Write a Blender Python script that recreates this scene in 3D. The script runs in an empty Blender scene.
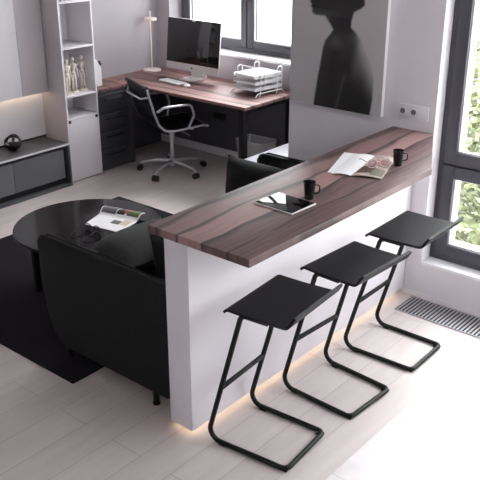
import bpy, bmesh, math, random
from mathutils import Vector, Matrix
R = math.radians
PI = math.pi
random.seed(7)
C = bpy.context.scene.collection
SC = bpy.context.scene

# ------------------------------------------------------------------ camera
cd = bpy.data.cameras.new('camera'); cam = bpy.data.objects.new('camera', cd); C.objects.link(cam)
cd.sensor_width = 36; cd.lens = 816.256 / 480 * 36; cd.clip_start = .02; cd.clip_end = 200
cam.location = (2.1553, -2.2351, 2.3248)
cam.rotation_euler = (PI/2 - .40663, 0, .69689)
SC.camera = cam

# ------------------------------------------------------------------ world, daylight, exposure
w = bpy.data.worlds.new('overcast_sky'); SC.world = w; w.use_nodes = True
bg = w.node_tree.nodes['Background']
bg.inputs[0].default_value = (.93, .97, 1, 1); bg.inputs[1].default_value = 7.0

def area(name, loc, direction, sx, sy, power, col=(1, 1, 1), spread=180):
    l = bpy.data.lights.new(name, 'AREA'); l.shape = 'RECTANGLE'; l.size = sx; l.size_y = sy
    l.energy = power; l.color = col; l.spread = R(spread)
    o = bpy.data.objects.new(name, l); C.objects.link(o); o.location = loc
    o.rotation_euler = Vector(direction).to_track_quat('-Z', 'Y').to_euler()
    return o
area('side_fill', (2.98, 1.0, 1.85), (-1, -.12, -.1), 1.7, 1.4, 46, (.95, .97, 1))  # added fill by the closed right wall, standing in for an unseen window
area('near_fill', (0.2, -3.26, 1.7), (0, 1, 0), 2.6, 1.2, 1, (.96, .97, 1))  # weak added fill by the closed near wall; no window here
sl_ = bpy.data.lights.new('veiled_sun', 'SUN'); sl_.energy = 6.0; sl_.angle = R(42); sl_.color = (1, .985, .97)
so_ = bpy.data.objects.new('veiled_sun', sl_); C.objects.link(so_); so_.location = (-4, 10, 9)
so_.rotation_euler = Vector((.22, -.64, -.74)).to_track_quat('-Z', 'Y').to_euler()
SC.view_settings.view_transform = 'Standard'; SC.view_settings.look = 'None'
SC.view_settings.gamma = 1; SC.view_settings.use_curve_mapping = False
SC.view_settings.exposure = 0.27

# ------------------------------------------------------------------ materials
def s2l(c):
    return tuple(((v/255)/12.92 if v/255 <= .04045 else ((v/255+.055)/1.055)**2.4) for v in c)
def mat(name, rgb, rough=.5, metal=0, spec=.5, noise=0, nscale=8, bump=0, bscale=60, emis=None, estr=0, coat=0, sheen=0):
    m = bpy.data.materials.new(name); m.use_nodes = True
    n = m.node_tree.nodes; L = m.node_tree.links; b = n['Principled BSDF']
    c = (*s2l(rgb), 1)
    b.inputs['Base Color'].default_value = c
    b.inputs['Roughness'].default_value = rough; b.inputs['Metallic'].default_value = metal
    b.inputs['Specular IOR Level'].default_value = spec
    b.inputs['Coat Weight'].default_value = coat
    if sheen: b.inputs['Sheen Weight'].default_value = sheen
    tc = n.new('ShaderNodeTexCoord')
    if noise:
        t = n.new('ShaderNodeTexNoise'); t.inputs['Scale'].default_value = nscale; t.inputs['Detail'].default_value = 5
        L.new(tc.outputs['Object'], t.inputs['Vector'])
        r = n.new('ShaderNodeValToRGB')
        r.color_ramp.elements[0].position = .3; r.color_ramp.elements[1].position = .7
        r.color_ramp.elements[0].color = (*[v*(1-noise) for v in c[:3]], 1)
        r.color_ramp.elements[1].color = (*[min(1, v*(1+noise)) for v in c[:3]], 1)
        L.new(t.outputs['Fac'], r.inputs['Fac']); L.new(r.outputs['Color'], b.inputs['Base Color'])
    if bump:
        t = n.new('ShaderNodeTexNoise'); t.inputs['Scale'].default_value = bscale; t.inputs['Detail'].default_value = 4
        L.new(tc.outputs['Object'], t.inputs['Vector'])
        bp = n.new('ShaderNodeBump'); bp.inputs['Strength'].default_value = bump; bp.inputs['Distance'].default_value = .004
        L.new(t.outputs['Fac'], bp.inputs['Height']); L.new(bp.outputs['Normal'], b.inputs['Normal'])
    if emis:
        b.inputs['Emission Color'].default_value = (*emis, 1); b.inputs['Emission Strength'].default_value = estr
    return m

def glass_mat(name, tint=(1, 1, 1), refl=.06):
    m = bpy.data.materials.new(name); m.use_nodes = True
    n = m.node_tree.nodes; L = m.node_tree.links; n.clear()
    o = n.new('ShaderNodeOutputMaterial'); mx = n.new('ShaderNodeMixShader')
    t = n.new('ShaderNodeBsdfTransparent'); t.inputs[0].default_value = (*tint, 1)
    g = n.new('ShaderNodeBsdfGlossy'); g.inputs['Roughness'].default_value = .03
    mx.inputs[0].default_value = refl
    L.new(t.outputs[0], mx.inputs[1]); L.new(g.outputs[0], mx.inputs[2]); L.new(mx.outputs[0], o.inputs[0])
    return m

def frosted_mat(name):
    m = bpy.data.materials.new(name); m.use_nodes = True
    n = m.node_tree.nodes; L = m.node_tree.links; n.clear()
    o = n.new('ShaderNodeOutputMaterial'); mx = n.new('ShaderNodeMixShader')
    t = n.new('ShaderNodeBsdfTransparent'); g = n.new('ShaderNodeBsdfDiffuse'); g.inputs[0].default_value = (.75, .75, .77, 1)
    mx.inputs[0].default_value = .32
    L.new(t.outputs[0], mx.inputs[1]); L.new(g.outputs[0], mx.inputs[2]); L.new(mx.outputs[0], o.inputs[0])
    return m

def wood_mat(name, along='Y', plank=.095, light=(166, 131, 127), dark=(84, 63, 63), vein=(50, 36, 37), rough=.46, seed=0.0):
    """veined rosewood boards running along one axis"""
    m = bpy.data.materials.new(name); m.use_nodes = True
    n = m.node_tree.nodes; L = m.node_tree.links; b = n['Principled BSDF']
    b.inputs['Roughness'].default_value = rough
    tc = n.new('ShaderNodeTexCoord'); sp = n.new('ShaderNodeSeparateXYZ'); L.new(tc.outputs['Object'], sp.inputs[0])
    u, v = (sp.outputs['Y'], sp.outputs['X']) if along == 'Y' else (sp.outputs['X'], sp.outputs['Y'])
    def math_(op, a, bb=None):
        k = n.new('ShaderNodeMath'); k.operation = op
        for i, q in enumerate((a, bb)):
            if q is None: continue
            if isinstance(q, (int, float)): k.inputs[i].default_value = q
            else: L.new(q, k.inputs[i])
        return k.outputs[0]
    def comb(a, bb, cc=None):
        k = n.new('ShaderNodeCombineXYZ')
        for i, q in enumerate((a, bb, cc)):
            if q is None: continue
            if isinstance(q, (int, float)): k.inputs[i].default_value = q
            else: L.new(q, k.inputs[i])
        return k.outputs[0]
    # slow wander of the grain across the board
    nz = n.new('ShaderNodeTexNoise'); nz.inputs['Scale'].default_value = 1.0; nz.inputs['Detail'].default_value = 2
    L.new(comb(math_('MULTIPLY', u, 1.9), math_('MULTIPLY', v, 3.0), seed), nz.inputs['Vector'])
    wander = math_('MULTIPLY', math_('SUBTRACT', nz.outputs['Fac'], .5), .10)
    vv = math_('ADD', v, wander)
    # board tone: one flat tone per strip of wandering grain
    cell = math_('FLOOR', math_('DIVIDE', vv, plank))
    wn = n.new('ShaderNodeTexWhiteNoise'); wn.noise_dimensions = '2D'
    L.new(comb(cell, seed + 3.1), wn.inputs['Vector'])
    # fine streaks
    st = n.new('ShaderNodeTexNoise'); st.inputs['Scale'].default_value = 1; st.inputs['Detail'].default_value = 6; st.inputs['Roughness'].default_value = .65
    L.new(comb(math_('MULTIPLY', u, 3.5), math_('MULTIPLY', vv, 75), seed), st.inputs['Vector'])
    tone = math_('ADD', math_('MULTIPLY', wn.outputs['Value'], .62), math_('MULTIPLY', math_('SUBTRACT', st.outputs['Fac'], .28), .75))
    ramp = n.new('ShaderNodeValToRGB'); e = ramp.color_ramp.elements
    e[0].position = .1; e[0].color = (*s2l(dark), 1); e[1].position = .85; e[1].color = (*s2l(light), 1)
    L.new(tone, ramp.inputs['Fac'])
    # dark veins where strips meet, fading in and out along the board
    fr = math_('FRACT', math_('DIVIDE', vv, plank))
    ed = math_('MINIMUM', fr, math_('MULTIPLY', math_('SUBTRACT', 1.0, fr), 3.2))
    nz2 = n.new('ShaderNodeTexNoise'); nz2.inputs['Scale'].default_value = 1; nz2.inputs['Detail'].default_value = 2
    L.new(comb(math_('MULTIPLY', u, 1.9), math_('MULTIPLY', cell, 7.3), seed + 9), nz2.inputs['Vector'])
    wd = math_('MULTIPLY', math_('MAXIMUM', math_('SUBTRACT', nz2.outputs['Fac'], .39), 0.0), 1.9)
    mr = n.new('ShaderNodeMapRange'); mr.interpolation_type = 'SMOOTHSTEP'
    L.new(ed, mr.inputs['Value']); mr.inputs['From Min'].default_value = 0; L.new(wd, mr.inputs['From Max'])
    mr.inputs['To Min'].default_value = 1; mr.inputs['To Max'].default_value = 0
    mx = n.new('ShaderNodeMix'); mx.data_type = 'RGBA'
    L.new(math_('MULTIPLY', mr.outputs[0], .93), mx.inputs['Factor']); L.new(ramp.outputs['Color'], mx.inputs['A'])
    mx.inputs['B'].default_value = (*s2l(vein), 1)
    L.new(mx.outputs['Result'], b.inputs['Base Color'])
    return m

def floor_mat():
    m = bpy.data.materials.new('pale_floor_planks'); m.use_nodes = True
    n = m.node_tree.nodes; L = m.node_tree.links; b = n['Principled BSDF']
    b.inputs['Roughness'].default_value = .42
    tc = n.new('ShaderNodeTexCoord'); mp = n.new('ShaderNodeMapping'); mp.inputs['Rotation'].default_value = (0, 0, R(-90))
    mp.inputs['Location'].default_value = (.25, .101, 0)
    L.new(tc.outputs['Object'], mp.inputs['Vector'])
    br = n.new('ShaderNodeTexBrick'); br.inputs['Scale'].default_value = 1
    br.inputs['Brick Width'].default_value = 1.9; br.inputs['Row Height'].default_value = .186
    br.inputs['Mortar Size'].default_value = .0018; br.inputs['Mortar Smooth'].default_value = .1; br.offset = .37; br.offset_frequency = 2
    br.inputs['Color1'].default_value = (*s2l((208, 199, 197)), 1); br.inputs['Color2'].default_value = (*s2l((203, 193, 191)), 1)
    br.inputs['Mortar'].default_value = (*s2l((172, 161, 159)), 1); br.inputs['Bias'].default_value = -.2
    L.new(mp.outputs[0], br.inputs['Vector'])
    mp2 = n.new('ShaderNodeMapping'); mp2.inputs['Scale'].default_value = (14, 1.6, 1); L.new(tc.outputs['Object'], mp2.inputs['Vector'])
    nz = n.new('ShaderNodeTexNoise'); nz.inputs['Scale'].default_value = 1.5; nz.inputs['Detail'].default_value = 6; L.new(mp2.outputs[0], nz.inputs['Vector'])
    rp = n.new('ShaderNodeValToRGB'); rp.color_ramp.elements[0].position = .3; rp.color_ramp.elements[1].position = .7
    rp.color_ramp.elements[0].color = (.92, .915, .915, 1); rp.color_ramp.elements[1].color = (1.03, 1.03, 1.03, 1)
    L.new(nz.outputs['Fac'], rp.inputs['Fac'])
    mx = n.new('ShaderNodeMix'); mx.data_type = 'RGBA'; mx.blend_type = 'MULTIPLY'; mx.inputs['Factor'].default_value = 1
    L.new(br.outputs['Color'], mx.inputs['A']); L.new(rp.outputs['Color'], mx.inputs['B']); L.new(mx.outputs['Result'], b.inputs['Base Color'])
    return m

def tile_mat():
    m = bpy.data.materials.new('pale_stone_tiles'); m.use_nodes = True
    n = m.node_tree.nodes; L = m.node_tree.links; b = n['Principled BSDF']
    b.inputs['Roughness'].default_value = .35
    tc = n.new('ShaderNodeTexCoord'); nz = n.new('ShaderNodeTexNoise'); nz.inputs['Scale'].default_value = 5; nz.inputs['Detail'].default_value = 8
    nz.inputs['Distortion'].default_value = 1.5
    L.new(tc.outputs['Object'], nz.inputs['Vector'])
    rp = n.new('ShaderNodeValToRGB'); rp.color_ramp.elements[0].position = .3; rp.color_ramp.elements[1].position = .6
    rp.color_ramp.elements[0].color = (*s2l((218, 214, 214)), 1); rp.color_ramp.elements[1].color = (*s2l((228, 224, 224)), 1)
    L.new(nz.outputs['Fac'], rp.inputs['Fac']); L.new(rp.outputs['Color'], b.inputs['Base Color'])
    return m

M = dict(
    wall=mat('white_wall_paint', (226, 222, 226), .8, noise=.02, nscale=3),
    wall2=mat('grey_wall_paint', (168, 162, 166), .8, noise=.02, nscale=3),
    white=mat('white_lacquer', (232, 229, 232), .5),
    tower=mat('white_melamine', (234, 230, 234), .5),
    palegrey=mat('pale_grey_lacquer', (176, 178, 186), .6),
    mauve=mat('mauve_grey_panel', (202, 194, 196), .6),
    ceil=mat('ceiling_paint', (225, 222, 222), .9),
    floor=floor_mat(), tiles=tile_mat(),
    bar=wood_mat('veined_rosewood_bar', 'Y', .135, seed=1.3),
    desk=wood_mat('veined_rosewood_desk', 'X', .14, light=(150, 112, 107), dark=(100, 72, 71), rough=.55, seed=5.7),
    frame=mat('anthracite_window_frame', (72, 72, 80), .45),
    gasket=mat('black_window_gasket', (18, 18, 20), .6),
    glass=glass_mat('window_glass'),
    blackmetal=mat('black_powder_coat', (11, 11, 12), .5, spec=.3),
    seat=mat('black_ply_seat', (20, 21, 24), .6, spec=.3, bump=.05, bscale=120),
    sofa=mat('black_felt_upholstery', (31, 33, 33), .9, spec=.25, noise=.15, nscale=40, bump=.12, bscale=300),
    felt_lit=mat('black_felt_lit', (66, 68, 67), .85, spec=.25, noise=.12, nscale=40, bump=.1, bscale=300),  # sofa black lightened: light on the lying cushion is put into the colour
    leather=mat('black_leather', (20, 20, 22), .4, bump=.1, bscale=90),
    rug=mat('dark_woven_rug', (31, 28, 32), .95, spec=.15, noise=.25, nscale=120, bump=.3, bscale=300),
    tabletop=mat('gloss_black_glass', (9, 9, 10), .1, spec=.25),
    cgrey=mat('graphite_lacquer', (84, 85, 88), .4),
    cdoor=mat('graphite_door', (104, 106, 109), .38),
    cdark=mat('dark_recess', (14, 14, 15), .6),
    alu=mat('brushed_aluminium', (228, 224, 224), .4, metal=.2),
    chrome=mat('polished_aluminium', (205, 205, 208), .28, metal=.85),
    screen=mat('black_screen_glass', (14, 13, 14), .06, spec=.6),
    drawer=mat('charcoal_drawer', (66, 67, 71), .4),
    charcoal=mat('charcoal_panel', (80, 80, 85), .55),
    handle=mat('black_handle', (14, 14, 15), .4),
    paper=mat('white_paper', (240, 240, 240), .7),
    paper2=mat('printed_paper', (190, 176, 170), .6, noise=.35, nscale=22),
    wire=mat('white_wire', (230, 230, 232), .4),
    bone=mat('bleached_wood', (244, 234, 222), .6),
    mug=mat('black_glazed_mug', (16, 15, 16), .22),
    coffee=mat('dark_coffee', (20, 12, 8), .15),
    clearpink=mat('clear_pink_acetate', (214, 190, 186), .12),
    orb=mat('gloss_black_lacquer', (10, 10, 11), .1),
    wheel=mat('dark_rubber', (40, 34, 34), .5),
    plastic=mat('white_plastic', (232, 230, 230), .4),
    socket=mat('socket_well', (120, 115, 118), .5),
    lamp=mat('pink_white_lamp', (232, 216, 210), .45),
    grate=mat('dark_trench', (14, 14, 16), .7),
    slat=mat('aluminium_slat', (178, 178, 182), .4, metal=.5),
    led=mat('warm_led', (255, 240, 215), .5, emis=(1, .78, .52), estr=2.3),
    led2=mat('warm_cabinet_led', (255, 240, 215), .5, emis=(1, .80, .55), estr=6),
    facade=mat('white_render', (236, 236, 238), .8),
    ground=mat('pale_paving', (225, 222, 220), .9, noise=.06, nscale=.7),
    leafA=mat('pale_leaves', (128, 136, 100), .6, noise=.3, nscale=9),
    leafB=mat('dusty_leaves', (118, 127, 92), .6, noise=.3, nscale=9),
    bark=mat('bark', (96, 84, 72), .9),
    basket=frosted_mat('frosted_clear_plastic'),
    magred=mat('photo_red', (176, 62, 58), .5), maggreen=mat('photo_green', (74, 92, 42), .5),
    magcream=mat('photo_cream', (196, 188, 160), .5), maggrey=mat('photo_grey', (92, 92, 96), .5), magblack=mat('photo_black', (38, 34, 34), .5),
    magpink=mat('photo_rose', (170, 128, 118), .5), magbrown=mat('photo_brown', (96, 70, 62), .5), magsage=mat('photo_sage', (122, 122, 104), .5),
    lens=glass_mat('clear_lens', (.93, .9, .9), .1), darklens=mat('dark_lens', (24, 25, 29), .12),
    white_dot=mat('white_sticker', (240, 240, 240), .5),
)
def canvas_mat():
    m = bpy.data.materials.new('printed_canvas'); m.use_nodes = True
    n = m.node_tree.nodes; a = n.new('ShaderNodeVertexColor'); a.layer_name = 'print'
    m.node_tree.links.new(a.outputs['Color'], n['Principled BSDF'].inputs['Base Color'])
    n['Principled BSDF'].inputs['Roughness'].default_value = .55
    return m
M['canvas'] = canvas_mat()

# ------------------------------------------------------------------ mesh helpers
def box(bm, x0, x1, y0, y1, z0, z1, bev=0, seg=2):
    v = [bm.verts.new((x, y, z)) for x in (x0, x1) for y in (y0, y1) for z in (z0, z1)]
    F = [(0, 1, 3, 2), (4, 6, 7, 5), (0, 4, 5, 1), (2, 3, 7, 6), (0, 2, 6, 4), (1, 5, 7, 3)]
    fs = [bm.faces.new([v[i] for i in f]) for f in F]
    if bev:
        es = list({e for f in fs for e in f.edges})
        bmesh.ops.bevel(bm, geom=es, offset=bev, segments=seg, profile=.5, affect='EDGES')
    return bm
def prism(bm, pts, z0, z1, bev=0, axis='z'):
    f = {'z': lambda a, b, c: (a, b, c), 'y': lambda a, b, c: (a, c, b), 'x': lambda a, b, c: (c, a, b)}[axis]
    lo = [bm.verts.new(f(a, b, z0)) for a, b in pts]; hi = [bm.verts.new(f(a, b, z1)) for a, b in pts]
    fs = [bm.faces.new(lo[::-1]), bm.faces.new(hi)]
    k = len(pts)
    for i in range(k): fs.append(bm.faces.new((lo[i], lo[(i+1) % k], hi[(i+1) % k], hi[i])))
    bmesh.ops.recalc_face_normals(bm, faces=fs)
    if bev:
        es = list({e for q in fs[:2] for e in q.edges})
        bmesh.ops.bevel(bm, geom=es, offset=bev, segments=2, profile=.5, affect='EDGES')
    return bm
def lathe(bm, prof, c=(0, 0, 0), n=28):
    rings = []
    for r, z in prof:
        if r < 1e-6: rings.append([bm.verts.new((c[0], c[1], c[2]+z))])
        else: rings.append([bm.verts.new((c[0]+r*math.cos(2*PI*i/n), c[1]+r*math.sin(2*PI*i/n), c[2]+z)) for i in range(n)])
    for a, b in zip(rings, rings[1:]):
        for i in range(n):
            j = (i+1) % n
            q = ([a[0]] if len(a) == 1 else [a[i], a[j]]) + ([b[0]] if len(b) == 1 else [b[j], b[i]])
            if len(q) > 2: bm.faces.new(q)
    return bm
def fillet(pts, rad, n=6, closed=False):
    pts = [Vector(p) for p in pts]; out = []; k = len(pts)
    for i, p in enumerate(pts):
        if not closed and i in (0, k-1): out.append(p); continue
        a, b = pts[i-1], pts[(i+1) % k]
        da, db = (a-p), (b-p); la, lb = da.length, db.length; da.normalize(); db.normalize()
        ang = da.angle(db)
        if ang > PI-.05: out.append(p); continue
        r_ = rad[i] if isinstance(rad, (list, tuple)) else rad
        d = min(r_/math.tan(ang/2), la*.48, lb*.48); r = d*math.tan(ang/2)
        c = p + (da+db).normalized() * (r/math.sin(ang/2))
        s, e = p+da*d-c, p+db*d-c
        for t in range(n+1):
            f = t/n; th = s.angle(e)
            q = (s*math.sin((1-f)*th)+e*math.sin(f*th))/math.sin(th)
            out.append(c+q)
    return out
def tube(bm, pts, r, n=10, closed=False, rad=0, flat=None):
    """tube along a path; r may be a list; flat=(a,b) gives a rectangular-ish section"""
    P = fillet(pts, rad, closed=closed) if rad else [Vector(p) for p in pts]
    k = len(P); T = []
    for i in range(k):
        a = P[i-1] if (closed or i > 0) else P[i]; b = P[(i+1) % k] if (closed or i < k-1) else P[i]
        T.append((b-a).normalized())
    up = Vector((0, 0, 1)) if abs(T[0].z) < .9 else Vector((0, 1, 0))
    N = (up - T[0]*up.dot(T[0])).normalized(); rings = []
    for i in range(k):
        if i:
            N = (N - T[i]*N.dot(T[i])).normalized()
        Bn = T[i].cross(N); ri = r[min(i, len(r)-1)] if isinstance(r, (list, tuple)) else r
        ring = []
        for j in range(n):
            a = 2*PI*j/n
            ring.append(bm.verts.new(P[i] + N*(ri*math.cos(a)) + Bn*(ri*math.sin(a))))
        rings.append(ring)
    m = k if closed else k-1
    for i in range(m):
        A, B_ = rings[i], rings[(i+1) % k]
        off = 0
        if closed and i == k-1:
            off = min(range(n), key=lambda o: (A[0].co-B_[o].co).length)
        for j in range(n): bm.faces.new((A[j], A[(j+1) % n], B_[(j+1+off) % n], B_[(j+off) % n]))
    if not closed:
        bm.faces.new(rings[0][::-1]); bm.faces.new(rings[-1])
    return bm
def ball(bm, c, r, sc=(1, 1, 1), u=16, v=10):
    mt = Matrix.Translation(c) @ Matrix.Diagonal((*[r*s for s in sc], 1))
    bmesh.ops.create_uvsphere(bm, u_segments=u, v_segments=v, radius=1, matrix=mt); return bm
def grid(bm, nu, nv, f, thick=0):
    vs = [[bm.verts.new(f(i/nu, j/nv)) for j in range(nv+1)] for i in range(nu+1)]
    fs = [bm.faces.new((vs[i][j], vs[i+1][j], vs[i+1][j+1], vs[i][j+1])) for i in range(nu) for j in range(nv)]
    if thick:
        bm.normal_update(); bmesh.ops.solidify(bm, geom=fs, thickness=thick)
    return bm

# ------------------------------------------------------------------ object helpers
def NB(): return bmesh.new()
def root_mat(p):
    while p.parent: p = p.parent
    return Matrix.Translation(p.location) @ p.rotation_euler.to_matrix().to_4x4()
def obj(name, bm, m, parent=None, world=False, smooth=True, label=None):
    """link bm as one mesh; world=True: coordinates are world ones, brought into the thing's frame"""
    if world and parent is not None:
        bm.transform(root_mat(parent).inverted())
    bmesh.ops.recalc_face_normals(bm, faces=bm.faces)
    me = bpy.data.meshes.new(name); bm.to_mesh(me); bm.free()
    if smooth:
        for p in me.polygons: p.use_smooth = True
        me.set_sharp_from_angle(angle=R(38))
    me.materials.append(m if not isinstance(m, str) else M[m])
    o = bpy.data.objects.new(name, me); C.objects.link(o)
    if parent is not None: o.parent = parent
    if label: o['label'] = label
    return o
def thing(name, label, cat, loc=(0, 0, 0), rz=0, group=None):
    o = bpy.data.objects.new(name, None); C.objects.link(o); o.empty_display_size = .1
    o.location = loc; o.rotation_euler = (0, 0, rz)
    o['label'] = label; o['category'] = cat
    if group: o['group'] = group
    return o
def solo(name, bm, m, label, cat, loc=(0, 0, 0), rz=0, group=None):
    """a thing that is one mesh, built in local coordinates"""
    o = obj(name, bm, m); o.location = loc; o.rotation_euler = (0, 0, rz)
    o['label'] = label; o['category'] = cat
    if group: o['group'] = group
    return o
def struct(name, bm, m, parent=None):
    o = obj(name, bm, m, parent, smooth=False)
    if parent is None: o['kind'] = 'structure'
    return o
def dup(root, loc, rz, label):
    r = root.copy(); C.objects.link(r); r.location = loc; r.rotation_euler = (0, 0, rz); r['label'] = label
    for ch in list(root.children):
        c = ch.copy(); C.objects.link(c); c.parent = r
        for g in list(ch.children):
            d = g.copy(); C.objects.link(d); d.parent = c
    return r

# ================================================================== SETTING
YW = 1.935                   # plane of the picture wall and of the window wall on the right
XL, YB = -3.55, 3.35         # left wall, wall behind the desk
XR, YN, H = 3.0, -3.3, 3.0
fl = struct('floor', box(box(NB(), XL-.1, XR+.1, YN-.1, YW+.43, -.1, 0), XL-.1, -.8, YW+.43, YB+.3, -.1, 0), 'floor')
# large stone tiles let into the floor on the right
tl = NB()
for i in range(4):
    for j in range(6):
        y0 = 1.325-.562*(j+1)
        box(tl, .638+.562*i, .638+.562*(i+1)-.003, y0, y0+.559, -.002, .0025)
struct('stone_tiles', tl, 'tiles', fl)
struct('ceiling', box(box(NB(), XL-.1, XR+.1, YN-.1, YW+.43, H, H+.1), XL-.1, -.8, YW+.43, YB+.3, H, H+.1), 'ceil')
wl = NB(); box(wl, XL-.1, -3.5, YN-.1, 1.92, 0, H)
struct('wall_left', wl, 'wall')
struct('wall_alcove', box(NB(), XL-.1, XL, 1.92, YB+.3, 0, H), 'wall2')
# wall behind the desk with its window opening
WX0, WX1, WZ0, WZ1 = -3.38, -1.02, .965, 2.90
wb = NB()
box(wb, XL, WX0, YB, YB+.3, 0, H); box(wb, WX1, -.8, YB, YB+.3, 0, H)
box(wb, WX0, WX1, YB, YB+.3, 0, WZ0-.02); box(wb, WX0, WX1, YB, YB+.3, WZ1, H)
struct('wall_back', wb, 'wall2')
sb = NB(); box(sb, WX0, WX1, YB-.012, YB+.17, WZ0-.02, WZ0, .003); struct('trim_1', sb, 'white')
# picture wall with the part returning to the back wall
wp = NB(); box(wp, -.92, .106, YW, YW+.3, 0, H); box(wp, -.92, -.8, YW+.3, YB+.3, 0, H)
struct('wall_picture', wp, 'wall')
# window wall on the right
VX0, VX1, VZ0, VZ1 = .106, 2.5, .24, 2.4
ww = NB()
box(ww, VX0, VX1, YW, YW+.44, 0, VZ0-.02); box(ww, VX0, VX1, YW, YW+.44, VZ1, H); box(ww, VX1, XR+.1, YW, YW+.44, 0, H)
struct('wall_window', ww, 'wall')
rv = NB(); box(rv, .096, .1065, YW+.30, YW+.44, 0, H); struct('trim_2', rv, 'facade')
struct('trim_4', box(NB(), VX0, VX1, YW-.002, YW+.44, VZ0-.02, VZ0, .002), 'facade')
# walls out of sight behind and beside the camera
wr = box(NB(), XR, XR+.2, YN-.1, YW+.4, 0, H)
struct('wall_right', wr, 'wall')
wn = box(NB(), XL, XR, YN-.2, YN, 0, H)
struct('wall_near', wn, 'wall')
struct('baseboard_back', box(NB(), XL, -.92, YB-.014, YB, 0, .075, .003), 'white')
struct('baseboard_window', box(NB(), .0, XR, YW-.006, YW, 0, .03, .002), 'white')

def window(name, x0, x1, z0, z1, y, splits, fw, sash, zsplits):
    """frame of a window in a wall facing -y; splits: sash borders along x, zsplits: along z"""
    r = bpy.data.objects.new(name, None); C.objects.link(r); r['kind'] = 'structure'; r.location = (x0, y, z0)
    b = NB()
    box(b, x0, x0+fw, y, y+.07, z0, z1, .003); box(b, x1-fw, x1, y, y+.07, z0, z1, .003)
    box(b, x0+fw, x1-fw, y, y+.07, z0, z0+fw, .003); box(b, x0+fw, x1-fw, y, y+.07, z1-fw, z1, .003)
    obj('window_frame', b, 'frame', r, True)
    g = NB(); box(g, x0+fw-.004, x1-fw+.004, y+.022, y+.05, z0+fw-.004, z1-fw+.004)
    # cut the gasket sheet down to thin lines round each sash
    g.free(); g = NB()
    xs = [x0+fw]+splits+[x1-fw]; zs = [z0+fw]+zsplits+[z1-fw]; gp = .004
    for a, c in zip(xs, xs[1:]):
        for d, e in zip(zs, zs[1:]):
            s = NB(); A, Cc, D, E = a+gp, c-gp, d+gp, e-gp
            box(s, A, A+sash, y-.012, y+.058, D, E, .004); box(s, Cc-sash, Cc, y-.012, y+.058, D, E, .004)
            box(s, A+sash, Cc-sash, y-.012, y+.058, D, D+sash, .004); box(s, A+sash, Cc-sash, y-.012, y+.058, E-sash, E, .004)
            so = obj('sash', s, 'frame', r, True)
            k = NB()
            for (p0, p1, q0, q1) in ((A+sash, A+sash+.008, D+sash, E-sash), (Cc-sash-.008, Cc-sash, D+sash, E-sash),
                                     (A+sash, Cc-sash, D+sash, D+sash+.008), (A+sash, Cc-sash, E-sash-.008, E-sash)):
                box(k, p0, p1, y+.004, y+.014, q0, q1)
            obj('glazing_bead', k, 'plastic', so, True, label='pale glazing bead')
            p = NB(); box(p, A+sash-.006, Cc-sash+.006, y+.026, y+.032, D+sash-.006, E-sash+.006)
            obj('pane', p, 'glass', so, True, smooth=False)
            for (p0, p1, q0, q1) in ((a, a+gp, d, e), (c-gp, c, d, e), (a, c, d, d+gp), (a, c, e-gp, e)):
                box(g, p0, p1, y+.002, y+.05, q0, q1)
    obj('gasket', g, 'gasket', r, True, label='black gasket line')
    return r
window('window_1', WX0+.002, WX1-.002, WZ0, WZ1-.002, 3.512, [-2.567, -1.78], .035, .068, [])
window('window_2', VX0+.002, VX1-.002, VZ0+.002, VZ1-.002, 2.03, [1.3], .03, .075, [.85])

# ================================================================== OUTSIDE
gr = NB(); box(gr, -40, 40, 2.6, 60, -3.2, -3.0); box(gr, -40, -6, -20, 2.6, -3.2, -3.0); struct('ground', gr, 'ground')
def leafy(name, x, y, ztop, rx, rz, m, label, n, grp=None):
    t = thing(name, label, 'tree', (x, y, -3.0), 0, grp)
    b = NB()
    for _ in range(n):
        a = random.uniform(0, 2*PI); zz = random.uniform(-1, 1); rr = math.sqrt(1-zz*zz); k = random.uniform(.55, 1.0)
        c = Vector((rx*rr*math.cos(a)*k, rx*rr*math.sin(a)*k, ztop+3-rz+zz*rz*k))
        s = random.uniform(.035, .075)
        d = Vector((random.uniform(-1, 1), random.uniform(-1, 1), random.uniform(-.6, .6))).normalized()
        e = d.cross(Vector((random.uniform(-1, 1), random.uniform(-1, 1), random.uniform(-1, 1)))).normalized()
        f = d.cross(e)
        b.faces.new([b.verts.new(c-d*s), b.verts.new(c+e*s*.5+f*s*.15), b.verts.new(c+d*s), b.verts.new(c-e*s*.5+f*s*.15)])
    obj('foliage', b, m, t, smooth=False)
    h = ztop+3-rz*1.2
    tk = tube(NB(), [(0, 0, 0), (.03, .02, h*.5), (-.02, .03, h)], [.09, .07, .05], 8)
    obj('trunk', tk, 'bark', t)
leafy('leafy_tree', -.80, 4.85, .75, 1.0, 1.7, 'leafA', 'pale green leafy tree close outside the tall window, filling its lower pane', 10000)
leafy('leafy_tree', -1.9, 7.6, .95, 1.5, 1.5, 'leafB', 'dusty green tree standing farther out, seen through the upper pane', 7000)
leafy('leafy_tree', 1.9, 5.4, .45, 1.0, 1.0, 'leafB', 'dusty green tree outside the tall window towards its right side', 2600)

# ================================================================== BAR COUNTER
bar = thing('bar_counter', 'long breakfast bar with veined dark wood top on a white base wall', 'bar counter', (0, 0, 0))
ZT = 1.04
top = prism(NB(), [(-.158, -.07), (.388, -.07), (.394, 1.365), (.104, YW-.003), (-.158, YW-.003)], ZT-.036, ZT, .0025)
obj('countertop', top, 'bar', bar)
obj('base_wall', box(NB(), -.138, 0, 0, YW-.003, .032, ZT-.036, .0015), 'white', bar)
obj('plinth', box(NB(), -.108, -.03, .035, YW-.003, 0, .032), 'white', bar)
ls = NB(); box(ls, -.024, -.014, .02, YW-.06, .026, .0318); box(ls, -.124, -.114, .02, YW-.06, .026, .0318); box(ls, -.114, -.024, .012, .022, .026, .0318)
obj('led_strip', ls, 'led', bar, label='warm glowing light strip under the base')

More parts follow.
